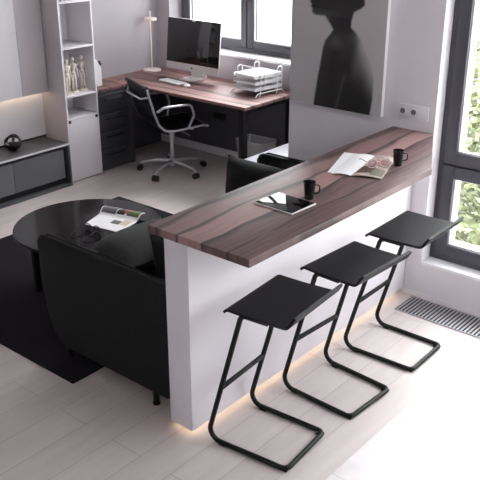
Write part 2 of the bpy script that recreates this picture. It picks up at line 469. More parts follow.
# ================================================================== BAR STOOLS
SEATP = fillet([(-.124, 0, .696), (-.098, 0, .722), (.196, 0, .722), (.226, 0, .772)], [0, .035, .024, 0], 8)
def seat_fn(u, v):
    # u: along the bent profile (towards +x, the room side), v: along the bar
    L = [0]
    for a, b in zip(SEATP, SEATP[1:]): L.append(L[-1]+(b-a).length)
    d = u*L[-1]; k = max(i for i in range(len(L)-1) if L[i] <= d+1e-9); t = (d-L[k])/(L[k+1]-L[k])
    p = SEATP[k].lerp(SEATP[k+1], t)
    y = -.188+.406*v
    cu = max(0, abs(u-.5)-.44)/.06          # rounded corners
    y *= 1-.06*cu**2.2
    return (p.x+.006, y, p.z-.004*math.sin(PI*min(1, u/.85)))
def make_stool(loc, rz, label):
    t = thing('bar_stool', label, 'stool', loc, rz, 'bar stools in front of the counter')
    s = grid(NB(), 60, 20, seat_fn, .012)
    obj('seat', s, 'seat', t)
    r = .0118; z0 = .013
    f = NB()
    pts = [(.10, -.165, .699), (-.03, -.165, .699), (-.215, -.17, z0), (.207, -.163, z0), (.207, .163, z0), (-.215, .17, z0), (-.03, .165, .699), (.10, .165, .699)]
    tube(f, pts, r, 10, rad=[0, .035, .055, .03, .03, .055, .035, 0])
    obj('sled_frame', f, 'blackmetal', t)
    k = .40; x = -.03+(-.215+.03)*(1-(.31/.699)); y = .166
    fr = NB(); box(fr, x-.006, x+.006, -y, y, .295, .318, .002); obj('footrest', fr, 'blackmetal', t)
    for px, py in ((-.13, -.166), (-.13, .166), (.192, -.154), (.192, .154)):
        p = NB(); box(p, px-.018, px+.018, py-.012, py+.012, .0, .012, .002); obj('glide_pad', p, 'blackmetal', t)
    mt = NB(); box(mt, -.06, .12, -.17, .17, .7045, .709, .001); obj('mounting_plate', mt, 'blackmetal', t)
    return t
s0 = make_stool((.258, .226, 0), R(5), 'black cantilever bar stool nearest the free end of the bar')
dup(s0, (.284, .757, 0), R(-3), 'black cantilever bar stool in the middle of the three')
dup(s0, (.292, 1.300, 0), R(1), 'black cantilever bar stool nearest the window and floor grate')

# ================================================================== ON THE BAR
tb = thing('tablet', 'tablet lying face up on the bar top, mirroring the window', 'tablet', (.134, .490, ZT), R(-2))
obj('casing', box(NB(), -.108, .108, -.087, .087, 0, .0065, .002), 'alu', tb)
obj('screen', box(NB(), -.104, .104, -.083, .083, .0064, .0074, .0003), 'screen', tb)
ob = NB(); lathe(ob, [(0, 0), (.004, 0), (.004, .0006), (0, .0006)], (.0975, 0, .0073), 12)
def make_mug(loc, rz, label):
    t = thing('coffee_mug', label, 'mug', loc, rz, 'black mugs on the bar')
    b = NB(); lathe(b, [(0, 0), (.019, 0), (.021, .002), (.0275, .078), (.0282, .081), (.0262, .081), (.0255, .078), (.019, .006), (0, .006)])
    obj('cup', b, 'mug', t)
    h = NB(); tube(h, [(.025, 0, .066), (.046, 0, .068), (.046, 0, .032), (.022, 0, .026)], .0036, 8, rad=.014); obj('handle', h, 'mug', t)
    c = NB(); lathe(c, [(0, .064), (.0245, .064), (.0245, .066), (0, .066)]); obj('coffee', c, 'coffee', t, label='dark coffee surface')
    return t
m0 = make_mug((.176, .615, ZT), R(30), 'black mug beside the tablet on the bar')
dup(m0, (.240, 1.292, ZT), R(30), 'black mug beside the open magazine on the bar')

# open magazine, loose sheet and glasses
mg = thing('open_magazine', 'open magazine with photo pages lying on the bar by the far mug', 'magazine', (.115, 1.18, ZT))
def quad(bm, P, z0, z1):
    lo = [bm.verts.new((x, y, z0)) for x, y in P]; hi = [bm.verts.new((x, y, z1)) for x, y in P]
    bm.faces.new(lo[::-1]); bm.faces.new(hi)
    for i in range(4): bm.faces.new((lo[i], lo[(i+1) % 4], hi[(i+1) % 4], hi[i]))
    return bm
def lerp2(P, u, v):
    a = Vector(P[0]).lerp(Vector(P[1]), u); b = Vector(P[3]).lerp(Vector(P[2]), u); return tuple(a.lerp(b, v))
# page corners (world): near-left, near-right, far-right, far-left
Lp = [(.062, .962), (.150, 1.000), (.075, 1.345), (-.030, 1.300)]
Rp = [(.150, 1.000), (.292, 1.052), (.178, 1.385), (.075, 1.345)]
def page(P, zc, flip):
    def f(u, v):
        x, y = lerp2(P, u, v); d = (1-u) if flip else u
        return (x, y, ZT+.004+.008*math.sin(PI*min(1, d*1.0))*(d > 0)*.9 if not flip else ZT+.004+.008*math.sin(PI*d))
    return f
obj('white_page', grid(NB(), 10, 4, page(Lp, 0, False), .003), 'paper', mg, True, label='blank white left page')
obj('photo_page', grid(NB(), 10, 4, page(Rp, 0, True), .003), 'paper2', mg, True, label='right page printed with a soft brown and pink photo')
def patch(P, u0, u1, v0, v1, z, m, name, par, lab):
    b = NB()
    def f(u, v):
        uu = u0+(u1-u0)*u; vv = v0+(v1-v0)*v; x, y = lerp2(P, uu, vv)
        return (x, y, ZT+.0048+.008*math.sin(PI*(1-uu))+z)
    grid(b, 8, 4, f); obj(name, b, m, par, True, label=lab)
ph = [o for o in mg.children if o.name.startswith('photo_page')][0]
patch(Rp, .06, .55, .12, .45, .0004, 'magbrown', 'photo_block', ph, 'brown photo block')
patch(Rp, .55, .97, .05, .35, .0004, 'magsage', 'photo_block', ph, 'sage photo block')
patch(Rp, .35, .95, .45, .78, .0004, 'magpink', 'photo_block', ph, 'rose photo block')
sh = NB(); quad(sh, [(.03, .975), (.075, .99), (-.005, 1.335), (-.088, 1.305)], ZT, ZT+.0016)
sh.transform(Matrix.Translation((0, -1.15, -ZT)))
solo('paper_sheet', sh, 'paper', 'loose white sheet sticking out from under the open magazine', 'paper', (0, 1.15, ZT))
def make_glasses(name, label, loc, rz, mf, ml, s=1.0, tilt=0):
    t = thing(name, label, 'glasses', loc, rz)
    f = NB()
    for sx in (-1, 1):
        ring = [(sx*.034*s+.027*s*math.cos(a), .002, .022*s+.021*s*math.sin(a)) for a in [2*PI*i/20 for i in range(20)]]
        tube(f, ring, .0022*s, 8, closed=True)
    tube(f, [(-.008*s, .002, .027*s), (0, .004, .031*s), (.008*s, .002, .027*s)], .0024*s, 8)
    obj('rims', f, mf, t)
    for sx in (-1, 1):
        l = NB(); lathe(l, [(0, -.0006), (.0245*s, -.0006), (.0245*s, .0006), (0, .0006)], (0, 0, 0), 20)
        l.transform(Matrix.Translation((sx*.034*s, .002, .022*s)) @ Matrix.Rotation(PI/2, 4, 'X') @ Matrix.Diagonal((1, .85, 1, 1)))
        obj('lens', l, ml, t)
        a = NB(); tube(a, [(sx*.061*s, .002, .030*s), (sx*.060*s, .05*s, .026*s), (sx*.052*s, .105*s, .018*s), (sx*.047*s, .13*s, .004*s)], .0022*s, 8, rad=.02); obj('temple_arm', a, mf, t)
    return t
make_glasses('reading_glasses', 'clear pink framed glasses lying on the open magazine', (.205, 1.165, ZT+.0155), R(55), 'clearpink', 'lens', 1.0)

# ================================================================== PICTURE, SOCKET PLATE
pc = thing('wall_picture_canvas', 'large unframed black and white canvas of a figure seen from behind, bare back', 'picture', (-.5615, YW-.002, 1.085))
PW, PHt, PD = .667, 1.05, .03
obj('stretcher', box(NB(), -PW/2, PW/2, -PD, 0, 0, PHt, .0015), 'paper', pc)
BODY = [(0.184, -0.02), (0.184, 0.007), (0.202, 0.143), (0.221, 0.252), (0.238, 0.36), (0.254, 0.406), (0.288, 0.446), (0.305, 0.471), (0.295, 0.49), (0.27, 0.517), (0.247, 0.545), (0.212, 0.545), (0.175, 0.545), (0.149, 0.56), (0.152, 0.58), (0.141, 0.591), (0.144, 0.606), (0.132, 0.622), (0.155, 0.65), (.15, .70), (.19, .80), (.27, .86), (.37, .87), (.45, .82), (.49, .74), (0.513, 0.657), (0.518, 0.63), (0.495, 0.609), (0.446, 0.583), (0.432, 0.532), (0.431, 0.496), (0.465, 0.471), (0.502, 0.432), (0.546, 0.358), (0.585, 0.284), (0.604, 0.214), (0.604, 0.095), (0.593, 0.011), (.593, -.02)]
def inside_dist(px, py, poly):
    ins = False; d = 9; k = len(poly)
    for i in range(k):
        (x0, y0), (x1, y1) = poly[i], poly[(i+1) % k]
        if (y0 > py) != (y1 > py) and px < (x1-x0)*(py-y0)/(y1-y0)+x0: ins = not ins
        dx, dy = x1-x0, y1-y0; L2 = dx*dx+dy*dy; t = max(0, min(1, ((px-x0)*dx+(py-y0)*dy)/L2)) if L2 else 0
        d = min(d, math.hypot(px-x0-t*dx, py-y0-t*dy))
    return d if ins else -d
def sm(a, b, x):
    t = max(0, min(1, (x-a)/(b-a))); return t*t*(3-2*t)
def print_tone(x, z):
    bgd = 186
    d = inside_dist(x, z, BODY)
    if z > .545 and x < .52:                       # head: turban above, grey face below
        body = 34+34*sm(.60, .56, z)*sm(.42, .2, x)
        body += 14*math.sin(60*z+25*x) * sm(.62, .7, z)
    else:
        body = 30+16*sm(.30, .22, x)*sm(.12, .42, z)
        body += 78*sm(.36, .50, x)*sm(.06, .30, z)*sm(.52, .40, z)      # back catches light
        body += 62*sm(.09, .0, d)*sm(.42, .52, x)*sm(.02, .2, z)        # pale edge of the back
        body += 40*math.exp(-((x-(.348+.26*z*.98))/.013)**2)*sm(.29, .2, z)   # light line between arm and torso
        body += 46*math.exp(-(((x-.33)/.05)**2+((z-.40)/.05)**2))       # shoulder
        body -= 40*math.exp(-(((x-.47)/.08)**2+((z-.08)/.17)**2))
        body -= 34*math.exp(-((x-(.41+.25*(z-.23)))/.035)**2)*sm(.18, .26, z)*sm(.46, .40, z)   # shade under the shoulder blade
        body -= 26*math.exp(-((x-.30-.1*z)/.03)**2)*sm(.4, .3, z)
        body += 30*sm(.44, .50, z)*sm(.30, .27, x)                      # front of the neck
        body -= 18*sm(.44, .5, z)*sm(.50, .40, x)*sm(.30, .36, x)
    a = sm(-.006, .010, d)
    return bgd*(1-a)+max(12, body)*a
cv = NB(); NX, NZ = 110, 172
grid(cv, NX, NZ, lambda u, v: (-PW/2+.001+(PW-.002)*u, -PD-.0008, .001+(PHt-.002)*v))
co = obj('canvas_print', cv, 'canvas', pc, smooth=False, label='printed photograph, grey ground with a dark bare back and wrapped head')
ca = co.data.color_attributes.new('print', 'FLOAT_COLOR', 'POINT')
for i, v in enumerate(co.data.vertices):
    t = print_tone(v.co.x+PW/2, v.co.z); c = s2l((t, t*.985, t*.985)); ca.data[i].color = (*c, 1)

so = thing('socket_plate', 'white double socket plate with wide cover on the wall above the bar end', 'socket', (-.03, YW, 1.145))
obj('plate', box(NB(), -.095, .095, -.009, -.001, -.041, .041, .003), 'wall', so)
for x in (-.068, .002):
    b = NB(); tube(b, [(x, -.012, 0), (x, -.0088, 0)], .0225, 20); o = obj('socket', b, 'wall', so)
    k = NB(); tube(k, [(x, -.0125, 0), (x, -.0118, 0)], .0165, 20); tube(k, [(x, -.0128, 0), (x, -.012, 0)], .0165, 20); obj('socket_well', k, 'socket', o, label='grey recessed socket well')
    for dx in (-.007, .007):
        q = NB(); tube(q, [(x+dx, -.0136, 0), (x+dx, -.0126, 0)], .0028, 8); obj('pin_hole', q, 'cdark', o)

# ================================================================== FLOOR GRATE
gt = thing('floor_grate', 'metal trench heater grate set in the floor below the window', 'grate', (.08, 1.8, 0))
gx0, gx1, gy0, gy1 = .083, 2.5, 1.697, 1.906
obj('trench', box(NB(), gx0, gx1, gy0, gy1, .0005, .0025), 'grate', gt, True, label='dark trench under the slats')
fr = NB()
for a in ((gx0-.004, gx0, gy0-.004, gy1+.004), (gx1, gx1+.004, gy0-.004, gy1+.004), (gx0, gx1, gy0-.004, gy0), (gx0, gx1, gy1, gy1+.004)): box(fr, *a, .0005, .007)
obj('frame', fr, 'slat', gt, True)
sl = NB(); x = gx0+.006
while x < gx1-.008: box(sl, x, x+.0105, gy0, gy1, .003, .0065); x += .0228
obj('slats', sl, 'slat', gt, True)

# ================================================================== RUG, SOFA, CUSHIONS
rug = box(NB(), -.935, .935, -1.01, 1.01, 0, .009, .003); solo('area_rug', rug, 'rug', 'dark flat woven rug under the sofa and coffee table', 'rug', (-1.703, .938, .0008))
sf = thing('sofa', 'low black fabric sofa with thin shell arms, its back against the bar wall', 'sofa', (-.62, .98, .0))
def shell(x0, x1, y0, y1, z0, z1, bev, bulge, axis):
    b = NB(); box(b, x0, x1, y0, y1, z0, z1, bev, 4)
    return b
SX0, SX1, SY0, SY1 = -1.060, -.150, .05, 1.915
def arm(y0, y1, out):
    b = NB()
    # outline seen from the end of the sofa, front top corner rounded, sides pulled in towards the floor
    pts = [(SX0+.12, .085), (SX1-.06, .085), (SX1-.01, .12), (SX1-.01, .66), (SX1-.04, .70), (SX0+.03, .70), (SX0-.048, .692), (SX0-.062, .66), (SX0-.062, .52), (SX0-.052, .38), (SX0-.034, .25), (SX0+.006, .15), (SX0+.06, .096)]
    prism(b, pts, y0, y1, .014, 'y'); return b
obj('arm', arm(SY0, SY0+.040, 1), 'sofa', sf, True)
obj('arm', arm(SY1-.06, SY1, 1), 'sofa', sf, True)
for yy in (SY0+.007, SY0+.033, SY1-.053, SY1-.008):
    p = NB(); tube(p, [(SX0-.045, yy, .36), (SX0-.061, yy, .66), (SX0-.01, yy, .70), (SX1-.05, yy, .70)], .005, 6, rad=.03); obj('piping', p, 'sofa', sf, True)
obj('backrest', box(NB(), SX1-.11, SX1, SY0+.040, SY1-.06, .085, .70, .03, 4), 'sofa', sf, True)
obj('seat_base', box(NB(), SX0+.03, SX1-.11, SY0+.040, SY1-.06, .085, .29, .02, 3), 'sofa', sf, True)
ym = (SY0+SY1)/2
for a, b_ in ((SY0+.043, ym-.003), (ym+.003, SY1-.063)):
    obj('seat_cushion', box(NB(), SX0+.01, SX1-.11, a, b_, .29, .43, .035, 4), 'sofa', sf, True)
for x, y in ((-.32, .085), (-.985, .095), (-.32, 1.87), (-.985, 1.87)):
    lg = NB(); lathe(lg, [(0, 0), (.019, 0), (.019, .008), (.0155, .012), (.018, .075), (.024, .085), (0, .085)], (x, y, .0105 if x < -.7 else .0)); 
    lg.transform(Matrix.Translation((0, 0, 0))); obj('leg', lg, 'blackmetal', sf, True)
def cushion(name, label, w, d, th, loc, rot, m='sofa'):
    b = NB()
    def f(s):
        def g(u, v):
            x, y = 2*u-1, 2*v-1
            e = max(0, (1-abs(x)**2.6))*max(0, (1-abs(y)**2.6))
            px = x*w/2*(1-.05*(1-abs(y)**2)*abs(x)); py = y*d/2*(1-.05*(1-abs(x)**2)*abs(y))
            return (px, py, s*th/2*e**.45)
        return g
    grid(b, 20, 20, f(1)); grid(b, 20, 20, f(-1)); bmesh.ops.remove_doubles(b, verts=b.verts, dist=.0005)
    o = obj(name, b, m); o.location = loc; o.rotation_euler = rot; o['label'] = label; o['category'] = 'cushion'; o['group'] = 'cushions on the sofa'
    return o
cushion('throw_cushion', 'large black cushion, lightened as if lit, lying on the sofa seat inside the near arm', .52, .52, .20, (-.785, .56, .568), (R(4), R(-9), R(-18)), 'felt_lit')
cushion('throw_cushion', 'black cushion propped upright between the lying cushion and the bar wall', .42, .40, .15, (-.362, .40, .632), (R(80), 0, R(78)))
cushion('throw_cushion', 'black cushion standing in the far corner of the sofa, farthest from the bar end', .56, .29, .20, (-.94, 1.66, .570), (R(84), 0, R(0)))

# ================================================================== COFFEE TABLE AND ITEMS
ct = thing('coffee_table', 'low round black glass coffee table in front of the sofa', 'coffee table', (-1.60, .775, 0))
CTZ = .40
obj('tabletop', lathe(NB(), [(0, CTZ-.022), (.448, CTZ-.022), (.458, CTZ-.016), (.458, CTZ-.004), (.455, CTZ), (0, CTZ)], n=72), 'tabletop', ct)
for a in (65, 155, 245, 335):
    x, y = .345*math.cos(R(a)), .345*math.sin(R(a))
    lg = NB(); box(lg, x-.017, x+.017, y-.017, y+.017, .0105, CTZ-.022, .002); obj('leg', lg, 'blackmetal', ct)
obj('cross_rail', tube(tube(NB(), [(.345*math.cos(R(65)), .345*math.sin(R(65)), .34), (.345*math.cos(R(245)), .345*math.sin(R(245)), .34)], .01, 8), [(.345*math.cos(R(155)), .345*math.sin(R(155)), .34), (.345*math.cos(R(335)), .345*math.sin(R(335)), .34)], .01, 8), 'blackmetal', ct)
mz = thing('folded_magazine', 'open magazine with a curled photo page lying on the round coffee table', 'magazine', (-1.55, .90, CTZ))
P2 = [(-1.607, .755), (-1.340, .800), (-1.410, 1.085), (-1.700, 1.010)]
def z2(v):   # the far page rolls up
    return .007+(.030*sm(.62, .86, v)-.006*sm(.86, 1, v))
def f2(u0, u1, v0, v1, dz):
    return lambda u, v: (*lerp2(P2, u0+(u1-u0)*u, v0+(v1-v0)*v), CTZ+z2(v0+(v1-v0)*v)+dz)
pg = obj('pages', grid(NB(), 6, 26, f2(0, 1, 0, 1, 0), .004), 'paper', mz, True)
for (a, b_, c, d, m, lab) in ((.42, .62, .74, .99, 'magblack', 'dark photo strip'), (.60, .68, .78, .99, 'magred', 'red photo strip'), (.68, .97, .74, .99, 'maggreen', 'green photo strip'),
                              (.50, .72, .32, .52, 'maggrey', 'grey round photo'), (.72, .92, .34, .62, 'magcream', 'cream photo'), (.02, .40, .72, .99, 'maggrey', 'grey photo strip')):
    g2 = NB(); grid(g2, 4, 8, f2(a, b_, c, d, .0007 if m != 'maggrey' or a > .4 else .0005)); obj('photo', g2, m, pg, True, label=lab)
make_glasses('sunglasses', 'dark framed glasses lying on the coffee table beside the magazine', (-1.485, .715, CTZ), R(185), 'handle', 'lens', 1.1)

# ================================================================== MEDIA CONSOLE AND ORNAMENT
mc = thing('media_console', 'long low graphite media cabinet along the left wall', 'cabinet', (-3.33, 1.0, 0))
KX0, KX1, KY0, KY1, KZ = -3.492, -3.157, -.55, 1.895, .371
b = NB()
box(b, KX0, KX1, KY0, KY1, KZ-.016, KZ, .002); box(b, KX0, KX1, KY0, KY1, .0, .026, .002)
box(b, KX0, KX1, KY1-.022, KY1, .026, KZ-.016, .002); box(b, KX0, KX1, KY0, KY0+.022, .026, KZ-.016, .002); box(b, KX0, KX0+.012, KY0+.022, KY1-.022, .026, KZ-.016)
obj('carcass', b, 'cgrey', mc, True)
obj('recess_lining', box(NB(), KX0+.012, KX1-.045, KY0+.022, KY1-.022, .026, KZ-.016), 'cdark', mc, True, label='black recess behind the doors')
yy = [KY0+.04, .30, .815, 1.331, 1.836]
for a, c in zip(yy, yy[1:]):
    obj('door', box(NB(), KX1-.040, KX1-.012, a+.002, c-.002, .082, KZ-.040, .0015), 'cdoor', mc, True)
obj('top_edge_rail', box(NB(), KX1-.006, KX1+.002, KY0, KY1, KZ-.012, KZ+.002, .001), 'alu', mc, True, label='light metal edge rail')
struct('trim_3', box(NB(), -3.4995, -3.493, -.55, 1.915, KZ-.01, KZ+.012), 'cdark')
hd = thing('orb_ornament', 'glossy black open ball ornament standing on the media cabinet', 'ornament', (-3.345, 1.475, KZ))
ob = NB(); n = 24
prof = [(0, 0), (.03, .002), (.048, .014), (.062, .034), (.068, .055), (.064, .056), (.055, .036), (.04, .018), (0, .008)]
lathe(ob, prof, (0, 0, 0), 28); obj('bowl', ob, 'orb', hd)
for k, (tx, tz, dz) in enumerate(((62, 20, 0), (78, -35, .0), (30, 60, .004))):
    q = NB(); mtx = Matrix.Translation((0, 0, .068)) @ Matrix.Rotation(R(tz), 4, 'Z') @ Matrix.Rotation(R(tx), 4, 'X')
    ring = [mtx @ Vector((.062*math.cos(2*PI*i/32), .062*math.sin(2*PI*i/32), dz)) for i in range(32)]
    tube(q, ring, .0085, 8, closed=True); obj('loop', q, 'orb', hd)

# ================================================================== WALL CABINET, SHELF TOWER
uc = thing('wall_cabinet', 'tall pale handleless wall cabinet with warm light strip, above the media cabinet', 'cabinet', (-3.47, 1.0, .77))
obj('carcass', box(NB(), -3.499, -3.425, -.6, 1.916, .772, 2.55, .001), 'mauve', uc, True)
for a, c, m in ((-.6, .32, 'white'), (.32, 1.02, 'white'), (1.02, 1.66, 'white'), (1.66, 1.916, 'mauve')):  # white doors hold a bright patch of light as colour; mauve is the panel
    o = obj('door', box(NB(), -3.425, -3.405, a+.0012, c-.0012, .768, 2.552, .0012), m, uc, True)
obj('led_strip', box(NB(), -3.47, -3.455, -.55, 1.90, .766, .772), 'led2', uc, True, label='warm glowing light strip under the cabinet')

tw = thing('shelf_tower', 'tall white open shelf tower with a closed door at its foot', 'shelf', (-3.36, 2.1, 0))
TX0, TX1, TY0, TY1, TZ = -3.53, -3.20, 1.922, 2.268, 2.45
th = .016
obj('side_panel', box(NB(), TX0, TX1, TY0, TY0+th, 0, TZ, .001), 'mauve', tw, True)
obj('side_panel', box(NB(), TX0, TX1, TY1-th, TY1, 0, TZ, .001), 'tower', tw, True)
obj('back_panel', box(NB(), TX0, TX0+.01, TY0+th, TY1-th, 0, TZ), 'tower', tw, True)
obj('edge_strip', box(NB(), TX1, TX1+.002, TY0, TY0+th, 0, TZ), 'white', tw, True)
for z in (.555, .745, 1.14, 1.50, 1.88, 2.43):
    obj('shelf', box(NB(), TX0+.01, TX1-.001, TY0+th, TY1-th, z-.016, z, .001), 'tower', tw, True)
dr = obj('door', box(NB(), TX1-.018, TX1, TY0+th+.001, TY1-th-.001, .012, .538, .001), 'white', tw, True)
for y in (TY0+th+.012, TY1-th-.012):
    obj('hinge_clip', box(NB(), TX1-.004, TX1+.006, y-.011, y+.011, .519, .5435, .002), 'handle', dr, True, label='black corner clip')
# figures
def limb(bm, a, b, r0, r1):
    a, b = Vector(a), Vector(b); tube(bm, [a, a.lerp(b, .15), a.lerp(b, .5), b], [r0*.6, r0, (r0+r1)/2, r1*.8], 8); ball(bm, b, r1*.9, u=8, v=6)
def mannequin(loc, rz, label, pose):
    t = thing('artist_mannequin', label, 'figure', loc, rz, 'jointed wooden figures on the tower shelf')
    obj('base', lathe(NB(), [(0, 0), (.036, 0), (.036, .012), (.032, .015), (0, .015)]), 'bone', t)
    f = NB(); z0 = .017
    tube(f, [(0, .0, .015), (0, 0, .07), (0, .012, .125)], .0022, 6)
    ball(f, (0, 0, z0+.262), .0165, (.85, .95, 1.25), 10, 8)
    limb(f, (0, 0, z0+.24), (0, 0, z0+.228), .006, .006)
    tube(f, [(0, 0, z0+.232), (0, 0, z0+.222), (0, 0, z0+.195), (0, 0, z0+.168)], [.010, .026, .022, .013], 10)
    tube(f, [(0, 0, z0+.165), (0, 0, z0+.15), (0, 0, z0+.13)], [.012, .020, .015], 10)
    for s in (-1, 1):
        hp, kn, an = (0, s*.012, z0+.135), (pose['kx'][(s+1)//2], s*.014, z0+.072), (0, s*.014+pose['ay'][(s+1)//2], z0+.010)
        limb(f, hp, kn, .012, .0085); limb(f, kn, an, .009, .0055)
        tube(f, [(an[0]-.006, an[1], z0+.004), (an[0]+.012, an[1], z0+.004), (an[0]+.024, an[1], z0+.002)], [.006, .007, .004], 8)
        e, h = pose['arm'][(s+1)//2]; shd = (0, s*.026, z0+.222)
        limb(f, shd, (e[0], s*e[1], z0+e[2]), .0075, .006); limb(f, (e[0], s*e[1], z0+e[2]), (h[0], s*h[1], z0+h[2]), .006, .0045)
        limb(f, (h[0], s*h[1], z0+h[2]), (h[0]+.004, s*h[1], z0+h[2]-.018), .005, .0035)
    obj('figure', f, 'bone', t)
dn = ((0, .034, .172), (.006, .038, .125))
hip = ((-.004, .052, .180), (.004, .024, .150))
mannequin((-3.245, 1.998, .745), R(0), 'pale wooden figure half hidden behind the left edge of the shelf tower', dict(kx=(.004, .004), ay=(0, 0), arm=(dn, dn)))
mannequin((-3.29, 2.100, .745), R(-10), 'pale wooden figure in the middle of the three, arms hanging', dict(kx=(.004, .008), ay=(0, .004), arm=(dn, dn)))
mannequin((-3.300, 2.200, .745), R(-15), 'pale wooden figure standing at the right with a hand on its hip', dict(kx=(.010, .002), ay=(-.002, .004), arm=(hip, dn)))
bx = thing('storage_box', 'small white box with dark slots on the upper shelf of the tower', 'box', (-3.27, 2.06, 1.50))
obj('body', box(NB(), -.05, .055, -.085, .10, 0, .07, .003), 'white', bx)
for y in (-.055, .005): obj('slot', box(NB(), .0545, .0565, y-.006, y+.014, .008, .055, .001), 'cdark', bx, label='dark slot')

# ================================================================== DESK
dk = thing('corner_desk', 'L-shaped corner desk with veined dark wood top below the window', 'desk', (-2.7, 3.0, 0))
DZ = .738
obj('desktop', prism(NB(), [(-3.548, 2.272), (-3.222, 2.272), (-3.235, 2.632), (-1.862, 2.632), (-1.862, YB-.004), (-3.548, YB-.004)], DZ-.026, DZ, .002), 'desk', dk, True)
obj('leg', box(NB(), -1.945, -1.895, 2.645, 2.70, 0, DZ-.026, .002), 'blackmetal', dk, True)
obj('leg', box(NB(), -1.945, -1.895, 3.27, 3.325, 0, DZ-.026, .002), 'blackmetal', dk, True)
obj('end_rail', box(NB(), -1.94, -1.90, 2.70, 3.27, DZ-.066, DZ-.026, .002), 'blackmetal', dk, True)
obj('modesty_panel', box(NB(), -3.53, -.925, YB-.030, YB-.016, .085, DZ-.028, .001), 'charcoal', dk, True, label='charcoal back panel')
obj('side_panel', box(NB(), -3.545, -3.535, 2.70, YB-.016, .0, DZ-.028, .001), 'charcoal', dk, True, label='charcoal sheet darkening the wall under the desk')  # dark sheet added over the wall to darken this corner
obj('cable_box', box(NB(), -2.80, -2.66, YB-.055, YB-.030, .36, .42, .004), 'handle', dk, True)
pd = thing('drawer_unit', 'charcoal four-drawer unit under the left wing of the desk', 'drawers', (-3.38, 2.45, 0))
obj('carcass', box(NB(), -3.54, -3.252, 2.275, 2.66, .0, DZ-.030, .001), 'charcoal', pd, True)
obj('corner_panel', box(NB(), -3.252, -3.238, 2.648, 2.70, .0, DZ-.030, .001), 'charcoal', pd, True)
zs = [.020, .195, .355, .515, .688]
for a, c in zip(zs, zs[1:]):
    d = obj('drawer', box(NB(), -3.252, -3.232, 2.277, 2.645, a+.003, c-.004, .0015), 'drawer', pd, True)
    obj('edge_highlight', box(NB(), -3.233, -3.224, 2.277, 2.645, c-.012, c-.005, .001), 'cgrey', d, True, label='lighter strip painting in the top highlight')  # highlight along the drawer top, built as a lighter strip
    h = NB(); zz = c-.048; tube(h, [(-3.232, 2.37, zz), (-3.212, 2.37, zz), (-3.212, 2.56, zz), (-3.232, 2.56, zz)], .006, 8, rad=.008); obj('handle', h, 'handle', d, True)
fb = thing('magazine_file', 'white slanted magazine file standing on the desk beside the shelf tower', 'file box', (-3.39, 2.36, DZ))
f = NB(); prism(f, [(2.335, DZ), (2.445, DZ), (2.445, DZ+.155), (2.395, DZ+.235), (2.335, DZ+.235)], -3.345, -3.337, 0, 'x')
prism(f, [(2.335, DZ), (2.445, DZ), (2.445, DZ+.155), (2.395, DZ+.235), (2.335, DZ+.235)], -3.425, -3.417, 0, 'x')
box(f, -3.417, -3.345, 2.437, 2.445, DZ, DZ+.155); box(f, -3.417, -3.345, 2.335, 2.343, DZ, DZ+.235); box(f, -3.417, -3.345, 2.343, 2.437, DZ, DZ+.006)
obj('body', f, 'plastic', fb, True)
sk = NB(); box(sk, XL, XL+.008, 2.573, 2.617, .858, .902, .003); sk.transform(Matrix.Translation((-XL, -2.595, -.88)))
wsw = thing('wall_socket', 'black socket on the left wall above the desk, behind the magazine file', 'socket', (XL, 2.595, .88))
obj('plate', sk, 'handle', wsw)
obj('plug', tube(NB(), [(.008, 0, 0), (.03, 0, 0)], .012, 14), 'handle', wsw)

# monitor
mo = thing('desktop_computer', 'silver all-in-one desktop computer with a black screen on the desk', 'computer', (-2.905, 3.17, DZ))
mb = NB(); W2, H2 = .320, .452
box(mb, -W2, W2, -.007, .007, 0, H2, .003); box(mb, -W2*.7, W2*.7, .007, .026, .06, H2-.07, .008)
tl_ = Matrix.Translation((-.003, -.03, .070)) @ Matrix.Rotation(R(-6), 4, 'X')
def T(bm): bm.transform(tl_); return bm
hs = obj('housing', T(mb), 'alu', mo)
obj('screen', T(box(NB(), -W2+.002, W2-.002, -.0085, -.0065, .062, H2-.002, .0008)), 'screen', mo)
lg = NB()    # fruit-shaped mark on the chin
tube(lg, [(-.0028, -.0078, .027), (-.0028, -.0070, .027)], .0068, 14); tube(lg, [(.0028, -.0078, .027), (.0028, -.0070, .027)], .0068, 14)
prism(lg, [(.000, .036), (.001, .040), (.005, .0425), (.004, .038)], -.0078, -.0070, 0, 'y')
obj('logo', T(lg), 'handle', mo, label='small dark fruit-shaped mark')
obj('camera_cover', T(box(NB(), -.020, .020, -.0105, -.0075, H2-.016, H2-.004, .001)), 'white_dot', mo, label='white camera cover')
st = NB()
pr = [(-.075, 0), (.10, 0), (.115, .004), (.085, .12), (.060, .215), (.052, .21), (.075, .12), (.098, .008), (-.075, .005)]
prism(st, pr, -.088, .088, .001, 'x'); st.transform(Matrix.Translation((0, -.045, 0)))
obj('stand', st, 'alu', mo)
kb = thing('keyboard', 'slim white keyboard on the desk in front of the computer', 'keyboard', (-2.965, 2.945, DZ), R(-6))
obj('body', box(NB(), -.135, .135, -.052, .052, 0, .008, .003), 'plastic', kb)
ky = NB()
for i in range(13):
    for j in range(5): box(ky, -.128+i*.0198, -.128+i*.0198+.0165, -.046+j*.0186, -.046+j*.0186+.0155, .008, .0095)
obj('keys', ky, 'paper', kb)
ms = thing('computer_mouse', 'white mouse with dark tip on the desk beside the keyboard', 'mouse', (-2.742, 2.895, DZ), R(-70))
b = NB(); ball(b, (0, 0, .004), .03, (1.1, .95, .7)); bmesh.ops.bisect_plane(b, geom=b.verts[:]+b.edges[:]+b.faces[:], plane_co=(0, 0, 0), plane_no=(0, 0, -1), clear_outer=True); obj('shell', b, 'plastic', ms)
b = NB(); box(b, -.055, -.028, -.014, .014, 0, .012, .005); obj('tip', b, 'handle', ms, label='dark tip')

